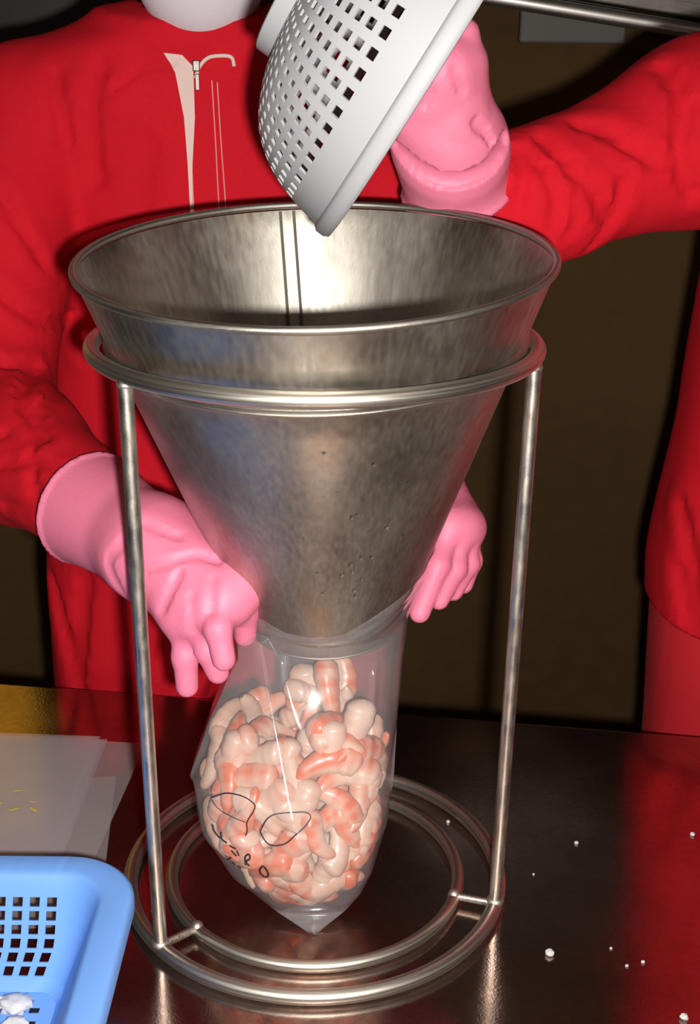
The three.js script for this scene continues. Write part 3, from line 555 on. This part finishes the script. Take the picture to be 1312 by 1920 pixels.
{
  const o = thing('plastic_bag', 'clear plastic bag with black marker writing full of shrimp under the funnel', 'bag', [0, 0, 0]);
  const rows = 140, cols = 280, pos = [], idx = [];
  for (let j = 0; j <= rows; j++) for (let i = 0; i <= cols; i++) {
    const th = i / cols * 2 * Math.PI, c = Math.cos(th), s = Math.sin(th);
    let y = lerp(0.742, 1.02, j / rows), x, z;
    const [l, r, zc, b] = bagAt(y), n = 2 / 2.3;
    x = (l + r) / 2 + (r - l) / 2 * Math.sign(c) * Math.abs(c) ** n; z = zc + b * Math.sign(s) * Math.abs(s) ** n;
    // creases and soft dents of the film
    const w = perlin.noise(x * 28, y * 14, z * 28 + 3) * 0.0014 + perlin.noise(x * 90, y * 30, z * 90) * 0.0002;
    const fade = smooth(1.005, 0.97, y) * smooth(0.742, 0.77, y);
    x += c * w * fade; z += s * w * fade;
    // a long crease down the front, starting under the outlet lip
    if (s > 0) {
      const xc = -0.046 + 0.25 * (1.0 - y), crest = 0.0545 + 0.605 * (1.0 - y) - 0.85 * Math.sqrt((x - xc) ** 2 + 0.005 ** 2) - 0.06 * smooth(0.885, 0.835, y);
      if (y > 0.83) z = smax(z, crest, 0.004);
      const xd = lerp(0.050, 0.056, smooth(0.88, 1.0, y)); z += 0.0035 * Math.exp(-(((x - xd) / 0.003) ** 2)) * smooth(0.885, 0.92, y) * smooth(1.005, 0.985, y);
    }
    pos.push(x, y, z);
  }
  // the mouth is drawn up over the lower end of the cone, higher at the sides where it is held
  const up = 14, inv = funnelQ.clone().invert();
  for (let j = 1; j <= up; j++) for (let i = 0; i <= cols; i++) {
    const th = i / cols * 2 * Math.PI, c = Math.cos(th), s = Math.sin(th);
    const top = 0.018 + 0.045 * smooth(0.1, 0.9, c) + 0.03 * smooth(0.2, 0.95, -c) + 0.004 * Math.sin(5 * th);
    const h = FL - 0.012 - top * j / up, R = coneR(h) + 0.0035 + 0.0025 * Math.sin(7 * th + j * 0.2) * j / up + 0.0012 * perlin.noise(c * 4, s * 4, j * 0.4);
    const p = V(R * c, -h, R * s).applyQuaternion(funnelQ).add(funnelP);
    pos.push(p.x, Math.max(p.y, 1.0205 + 0.001 * j), p.z);
  }
  const tot = rows + up;
  for (let j = 0; j < tot; j++) for (let i = 0; i < cols; i++) { const a = j * (cols + 1) + i, b2 = a + cols + 1; idx.push(a, b2, a + 1, a + 1, b2, b2 + 1); }
  const g = new THREE.BufferGeometry(); g.setAttribute('position', new THREE.Float32BufferAttribute(pos, 3)); g.setIndex(idx);
  const mg = mergeVertices(g, 1e-5); mg.computeVertexNormals(); mg.setAttribute('uv', new THREE.Float32BufferAttribute(new Float32Array(mg.attributes.position.count * 2), 2));
  mesh('film', mg, M.film, o);
  const ink = [
    [[-0.0929, 0.8815], [-0.0784, 0.8898], [-0.0648, 0.8912], [-0.0563, 0.889], [-0.0513, 0.8851], [-0.0586, 0.8702], [-0.0582, 0.8633], [-0.0597, 0.8591]],
    [[-0.0918, 0.8802], [-0.0855, 0.8754], [-0.0711, 0.8722], [-0.0596, 0.8705]],
    [[-0.0463, 0.8648], [-0.0405, 0.8752], [-0.0342, 0.8795], [-0.0172, 0.8817], [-0.0051, 0.8815], [-0.0008, 0.8785], [-0.0041, 0.8718], [-0.0147, 0.8626], [-0.0244, 0.8551], [-0.038, 0.8541], [-0.0439, 0.8601], [-0.0463, 0.8648]],
    [[-0.0915, 0.8582], [-0.0894, 0.853], [-0.0841, 0.8497]], [[-0.083, 0.8553], [-0.082, 0.8495], [-0.0774, 0.8481]], [[-0.0743, 0.8466], [-0.0687, 0.8456]], [[-0.0677, 0.8443], [-0.0657, 0.8402]], [[-0.0728, 0.8429], [-0.0682, 0.8396]],
    [[-0.0592, 0.8337], [-0.0597, 0.841], [-0.0562, 0.8436], [-0.0557, 0.8397], [-0.0587, 0.8372], [-0.0563, 0.8331]],
    [[-0.0464, 0.831], [-0.0434, 0.8353], [-0.04, 0.8299], [-0.0392, 0.8229], [-0.0417, 0.8199], [-0.0461, 0.8245], [-0.0464, 0.831]],
    [[-0.0765, 0.833], [-0.0733, 0.8367]], [[-0.072, 0.8315], [-0.0701, 0.8287]], [[-0.0665, 0.828], [-0.0646, 0.8259]]];
  const strokes = ink.map((p, i) => { const c = new THREE.CatmullRomCurve3(p.map(q => V(q[0], q[1], 0))).getPoints(28).map(v => [v.x, v.y, bagFront(v.x, v.y) + 0.003]); return tube(c, i === 1 ? 0.00035 : i > 2 ? 0.0008 : 0.0006, 40, 5); });
  mesh('marker_writing', merge(strokes), M.ink, o).userData.label = 'black handwritten marker strokes';
}
{
  const kinds = [];
  for (let k = 0; k < 12; k++) {
    const arc = 0.6 + rnd() * 1.3, L = 0.056 + rnd() * 0.014, Rc = L / arc, n = 20, m = 12, r0 = 0.0116 + rnd() * 0.002, orange = k % 2 ? 0.9 + rnd() * 0.7 : 0.15 + rnd() * 0.3, sd = rnd() * 50;
    const pos = [], col = [], idx = [];
    for (let i = 0; i <= n; i++) {
      const s = 0.35 * i / n + 0.65 * (i / n) ** 2, ph = (s - 0.5) * arc, bump = 1 + 0.11 * Math.abs(Math.sin(s * Math.PI * 5.5));
      const r = r0 * bump * Math.sqrt(Math.max(0, 1 - (1 - Math.min(1, s / 0.2)) ** 2)) * (1 - 0.68 * s ** 1.6) * (s > 0.96 ? 0.4 : 1);
      const cxp = Rc * Math.sin(ph), cyp = Rc * Math.cos(ph) - Rc * 0.8;
      for (let j = 0; j < m; j++) {
        const t = j / m * 2 * Math.PI, a = Math.cos(t) * r * 1.12, b = Math.sin(t) * r * 0.92;
        pos.push(cxp + Math.sin(ph) * a, cyp + Math.cos(ph) * a, b);
        const dorsal = smooth(-0.6, 0.8, Math.cos(t)), stripe = 0.5 + 0.5 * Math.sin(s * Math.PI * 11 + 1.2);
        const w = clamp(orange * (0.12 + 0.88 * dorsal) * (0.45 + 0.55 * stripe) * (0.6 + 0.9 * perlin.noise(s * 3 + sd, t * 0.8, sd)) + 0.3 * smooth(0.75, 1, s) * orange + Math.max(0, perlin.noise(s * 3, t, sd + 9)) * 0.9 * orange, 0, 1);
        col.push(lerp(0.68, 0.68, w), lerp(0.505, 0.14, w), lerp(0.385, 0.045, w));
      }
    }
    for (let i = 0; i < n; i++) for (let j = 0; j < m; j++) { const a = i * m + j, b = i * m + (j + 1) % m; idx.push(a, b, a + m, b, b + m, a + m); }
    const g = new THREE.BufferGeometry(); g.setAttribute('position', new THREE.Float32BufferAttribute(pos, 3)); g.setAttribute('color', new THREE.Float32BufferAttribute(col, 3)); g.setIndex(idx); g.computeVertexNormals(); kinds.push(g);
  }
  // fill the bag: centres kept apart, bodies lying along the film near the outside
  const topAt = (x, z) => 0.898 + 0.044 * Math.exp(-(((x - 0.012) / 0.028) ** 2)) - 0.012 * smooth(0.03, 0.08, x) + 0.012 * smooth(-0.02, -0.07, x);
  const inset = (x, y, z) => { const [l, r, zc, b] = bagAt(y), u = (x - (l + r) / 2) / ((r - l) / 2), w = (z - zc) / b; const q = (Math.abs(u) ** 2.3 + Math.abs(w) ** 2.3) ** (1 / 2.3); return (1 - q) * Math.min(b, (r - l) / 2); };
  const spots = [];
  for (let tries = 0; tries < 60000 && spots.length < 285; tries++) {
    const x = lerp(-0.12, 0.085, rnd()), y = lerp(0.776, 0.985, rnd()), z = lerp(-0.07, 0.11, rnd()), d = inset(x, y, z);
    if (d < 0.0105 || y > topAt(x, z) || d > 0.05) continue;
    const lim = d < 0.026 ? 0.0192 : 0.024;
    if (spots.some(s => (s[0] - x) ** 2 + (s[1] - y) ** 2 + (s[2] - z) ** 2 < lim * lim)) continue;
    spots.push([x, y, z, d]);
  }
  for (const [x, y, z, d] of spots) {
    const kind = Math.floor(rnd() * kinds.length), m = mesh('shrimp', kinds[kind], M.shrimp);
    tag(m, kind % 2 ? 'peeled shrimp with strong orange bands packed inside the clear plastic bag' : 'pale cream peeled shrimp with little orange packed inside the clear plastic bag', 'shrimp', 'peeled shrimp in the plastic bag');
    const e = 0.002, nrm = V(inset(x + e, y, z) - inset(x - e, y, z), inset(x, y + e, z) - inset(x, y - e, z), inset(x, y, z + e) - inset(x, y, z - e)).multiplyScalar(-1).normalize();
    if (!isFinite(nrm.x)) nrm.set(0, 0, 1);
    const ref = Math.abs(nrm.y) < 0.9 ? V(0, 1, 0) : V(1, 0, 0), t1 = ref.cross(nrm).normalize(), t2 = nrm.clone().cross(t1);
    const an = rnd() * 2 * Math.PI, ux = t1.clone().multiplyScalar(Math.cos(an)).addScaledVector(t2, Math.sin(an)), uz = nrm.clone().multiplyScalar(rnd() < 0.5 ? 1 : -1), uy = uz.clone().cross(ux);
    m.quaternion.setFromRotationMatrix(new THREE.Matrix4().makeBasis(ux, uy, uz));
    if (d > 0.026) m.quaternion.multiply(new THREE.Quaternion().setFromEuler(new THREE.Euler(rnd() * 2, rnd() * 2, 0)));
    else m.quaternion.multiply(new THREE.Quaternion().setFromEuler(new THREE.Euler((rnd() - 0.5) * 1.2, (rnd() - 0.5) * 0.5, 0)));
    const sc = 0.9 + rnd() * 0.22; m.scale.set(sc, sc, sc);
    // slide each one inwards until its whole body lies inside the film
    const q = V(x, y, z), gp = m.geometry.attributes.position, w = V(0, 0, 0);
    for (let it = 0; it < 6; it++) {
      let worst = 1; for (let i = 0; i < gp.count; i += 2) { w.fromBufferAttribute(gp, i).multiplyScalar(sc).applyQuaternion(m.quaternion).add(q); worst = Math.min(worst, inset(w.x, Math.max(w.y, 0.744), w.z)); }
      if (worst > 0.0028) break; q.addScaledVector(nrm, -(0.003 - worst) * 0.9);
    }
    m.position.copy(q);
  }
}

// ---------------------------------------------------------------- the blue basket
{
  const hx = 0.21, hz = 0.15, rim = 0.1;
  const o = thing('basket', 'light blue plastic basket with square holes at the corner of the table', 'basket', [-0.153 - hx, T, 0.113 + hz]);
  const prof = [[0.064, 0.004], [0.058, 0.012], [0.030, 0.086], [0.026, 0.096], [0.022, rim], [0.004, rim], [0.0, rim - 0.003], [0.0, rim - 0.013]];
  const lens = [0]; for (let i = 1; i < prof.length; i++) lens.push(lens[i - 1] + Math.hypot(prof[i][0] - prof[i - 1][0], prof[i][1] - prof[i - 1][1]));
  const R0 = 0.062;
  // u runs round the rounded rectangle: per side a straight run (0..1) then a corner (1..2)
  const pos = (u, v) => {
    let i = 1; while (i < prof.length - 1 && v > lens[i]) i++;
    const t = clamp((v - lens[i - 1]) / (lens[i] - lens[i - 1]), 0, 1), ins = lerp(prof[i - 1][0], prof[i][0], t), y = lerp(prof[i - 1][1], prof[i][1], t);
    const X = hx - ins, Z = hz - ins, r = Math.max(0.022, R0 - ins * 0.85); u = ((u % 8) + 8) % 8; const side = Math.floor(u / 2), q = u - side * 2;
    const C = [[1, -1], [1, 1], [-1, 1], [-1, -1]];               // corner reached after the back, right, front, left sides
    const c = C[side], p = C[(side + 3) % 4], cc = [c[0] * (X - r), c[1] * (Z - r)], pp = [p[0] * (X - r), p[1] * (Z - r)];
    const nrm = [[0, -1], [1, 0], [0, 1], [-1, 0]][side], nn = [[1, 0], [0, 1], [-1, 0], [0, -1]][side];
    if (q <= 1) return [lerp(pp[0], cc[0], q) + nrm[0] * r, y, lerp(pp[1], cc[1], q) + nrm[1] * r];
    const a = (q - 1) * Math.PI / 2; return [cc[0] + r * (nrm[0] * Math.cos(a) + nn[0] * Math.sin(a)), y, cc[1] + r * (nrm[1] * Math.cos(a) + nn[1] * Math.sin(a))];
  };
  const U = [], holeU = new Set();
  for (let side = 0; side < 4; side++) {
    const n = side % 2 ? 9 : 19;
    U.push(side * 2);
    for (let k = 0; k < n; k++) { const c0 = (k + 0.21) / n, c1 = (k + 0.79) / n; if (side === 0 || side === 2) holeU.add(U.length); U.push(side * 2 + c0, side * 2 + c1); }
    for (let k = 0; k < 8; k++) U.push(side * 2 + 1 + k / 8);
  }
  U.push(8);
  const W = [0, lens[1]], holeV = new Set(), w0 = lens[1] + 0.004, pitch = 0.0122;
  for (let k = 0; k < 6; k++) { holeV.add(W.length); W.push(w0 + k * pitch, w0 + k * pitch + 0.0085); }
  for (let i = 2; i < lens.length; i++) W.push(lens[i] > W[W.length - 1] ? lens[i] : W[W.length - 1] + 0.0005);
  const body = mesh('body', perforated(U, W, pos, -0.0024, (i, j) => holeU.has(i) && holeV.has(j), true), M.blue, o);
  const s = new THREE.Shape(), X = hx - 0.06, Z = hz - 0.06, r = 0.03;
  s.moveTo(-X + r, -Z); s.lineTo(X - r, -Z); s.absarc(X - r, -Z + r, r, -Math.PI / 2, 0); s.lineTo(X, Z - r); s.absarc(X - r, Z - r, r, 0, Math.PI / 2); s.lineTo(-X + r, Z); s.absarc(-X + r, Z - r, r, Math.PI / 2, Math.PI); s.lineTo(-X, -Z + r); s.absarc(-X + r, -Z + r, r, Math.PI, Math.PI * 1.5);
  for (let i = -8; i <= 8; i++) for (let j = -4; j <= 4; j++) { const h = new THREE.Path(), x = i * 0.0158, y = j * 0.0158, w = 0.0045; h.moveTo(x - w, y - w); h.lineTo(x - w, y + w); h.lineTo(x + w, y + w); h.lineTo(x + w, y - w); h.closePath(); s.holes.push(h); }
  mesh('base', new THREE.ExtrudeGeometry(s, { depth: 0.0025, bevelEnabled: false }).rotateX(Math.PI / 2).translate(0, 0.005, 0), M.blue, o);
  const groove = []; for (let i = 0; i <= 120; i++) { const p = pos(i / 120 * 8, lens[2] + 0.004); groove.push(p); }
  mesh('rim_bead', tube(groove.map(p => [p[0], p[1], p[2]]), 0.0016, 240, 6, false), M.blue, body);
}

// ---------------------------------------------------------------- flat bags waiting at the back left of the table
{
  const group = 'flat empty bags stacked on the table', sheets = [
    [-0.209, -0.249, 0.19, 0.285, -0.08, 'lowest empty clear bag of the flat stack, sticking out farthest towards the stand'],
    [-0.232, -0.175, 0.21, 0.26, 0.11, 'empty clear bag skewed in the middle of the flat stack beside the stand'],
    [-0.256, -0.254, 0.2, 0.28, -0.02, null], [-0.262, -0.251, 0.2, 0.28, 0.01, null], [-0.259, -0.247, 0.2, 0.28, -0.03, null], [-0.268, -0.254, 0.2, 0.28, 0.0, null],
    [-0.264, -0.253, 0.2, 0.28, -0.05, 'top empty clear bag of the flat stack, with painted gold glints, behind the blue basket']];
  sheets.forEach(([xr, zb, w, d, turn, label], k) => {
    const o = thing('flat_bag', label || 'empty clear bag inside the flat stack behind the blue basket', 'bag', [xr, T + 0.0006 + k * 0.0011, zb], group);
    o.rotation.y = turn;
    const g = new THREE.PlaneGeometry(w, d, 20, 28).rotateX(-Math.PI / 2).translate(-w / 2, 0, d / 2), p = g.attributes.position;
    for (let i = 0; i < p.count; i++) p.setY(i, 0.0004 + 0.0004 * perlin.noise(p.getX(i) * 22 + k, p.getZ(i) * 22, k));
    g.computeVertexNormals(); mesh('film', g, M.sheet, o);
    if (k === 6) {  // gold ellipses paint yellow reflection glints onto the top film
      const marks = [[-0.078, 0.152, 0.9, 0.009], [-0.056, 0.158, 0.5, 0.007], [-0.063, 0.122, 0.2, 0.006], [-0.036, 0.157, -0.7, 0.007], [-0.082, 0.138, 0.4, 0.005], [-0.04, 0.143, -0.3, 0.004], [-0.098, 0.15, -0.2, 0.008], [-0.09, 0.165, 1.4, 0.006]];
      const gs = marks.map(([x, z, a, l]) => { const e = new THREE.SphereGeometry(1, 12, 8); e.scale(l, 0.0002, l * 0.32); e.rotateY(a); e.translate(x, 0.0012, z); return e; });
      mesh('painted_glints', merge(gs), M.gold, o).userData.label = 'small gold petals painted as yellow reflection glints';
    }
  });
}

// ---------------------------------------------------------------- lumps of ice left in the basket
for (const [x, z, r, label] of [[-0.252, 0.200, 0.011, 'largest white lump of ice on the blue basket floor by its back wall'], [-0.272, 0.196, 0.008, 'small white lump of ice in the blue basket touching the largest lump'], [-0.247, 0.222, 0.008, 'small white lump of ice farther in on the blue basket floor']]) {
  const g = mergeVertices(new THREE.IcosahedronGeometry(r, 3).deleteAttribute('normal').deleteAttribute('uv')), p = g.attributes.position;
  for (let i = 0; i < p.count; i++) { const k = 1 + 0.5 * perlin.noise(p.getX(i) * 260 + x * 50, p.getY(i) * 260, p.getZ(i) * 260); p.setXYZ(i, p.getX(i) * k * 1.3, p.getY(i) * k * 0.6, p.getZ(i) * k); }
  g.computeVertexNormals(); g.setAttribute('uv', new THREE.Float32BufferAttribute(new Float32Array(p.count * 2), 2));
  const m = mesh('ice_lump', g, M.ice); m.position.set(x, T + 0.005 + r * 0.55, z); tag(m, label, 'ice', 'lumps of ice in the basket');
}

// ---------------------------------------------------------------- crumbs of ice on the table
for (const [x, z, r, label] of [[0.2203, 0.1166, 0.0042, 'largest white ice crumb on the table beside the right foot of the stand'], [0.2735, -0.0572, 0.0022], [0.4004, -0.0747, 0.0026], [0.2789, 0.1076, 0.0014], [0.289, 0.1314, 0.0016], [0.3048, 0.1262, 0.0018], [0.3253, 0.1971, 0.0036, 'second largest white ice crumb, near the front edge of the table'], [-0.1559, 0.0613, 0.0016, 'tiny ice crumb between the two base rings beside the blue basket'], [0.2214, -0.0035, 0.0012], [0.141, -0.0937, 0.002, 'ice crumb between the two base rings behind the bag']]) {
  const g = new THREE.IcosahedronGeometry(r, 1), p = g.attributes.position;
  for (let i = 0; i < p.count; i++) { const k = 1 + 0.35 * perlin.noise(p.getX(i) * 900 + x * 50, p.getY(i) * 900, p.getZ(i) * 900); p.setXYZ(i, p.getX(i) * k, p.getY(i) * k * 0.75, p.getZ(i) * k); }
  g.computeVertexNormals();
  const m = mesh('ice_crumb', g, M.ice); m.position.set(x, T + r * 0.6, z); m.rotation.y = x * 40;
  tag(m, label || 'tiny white crumb of ice lying loose on the steel table right of the stand', 'crumb', 'ice crumbs on the table');
}

renderer.render(scene, camera);
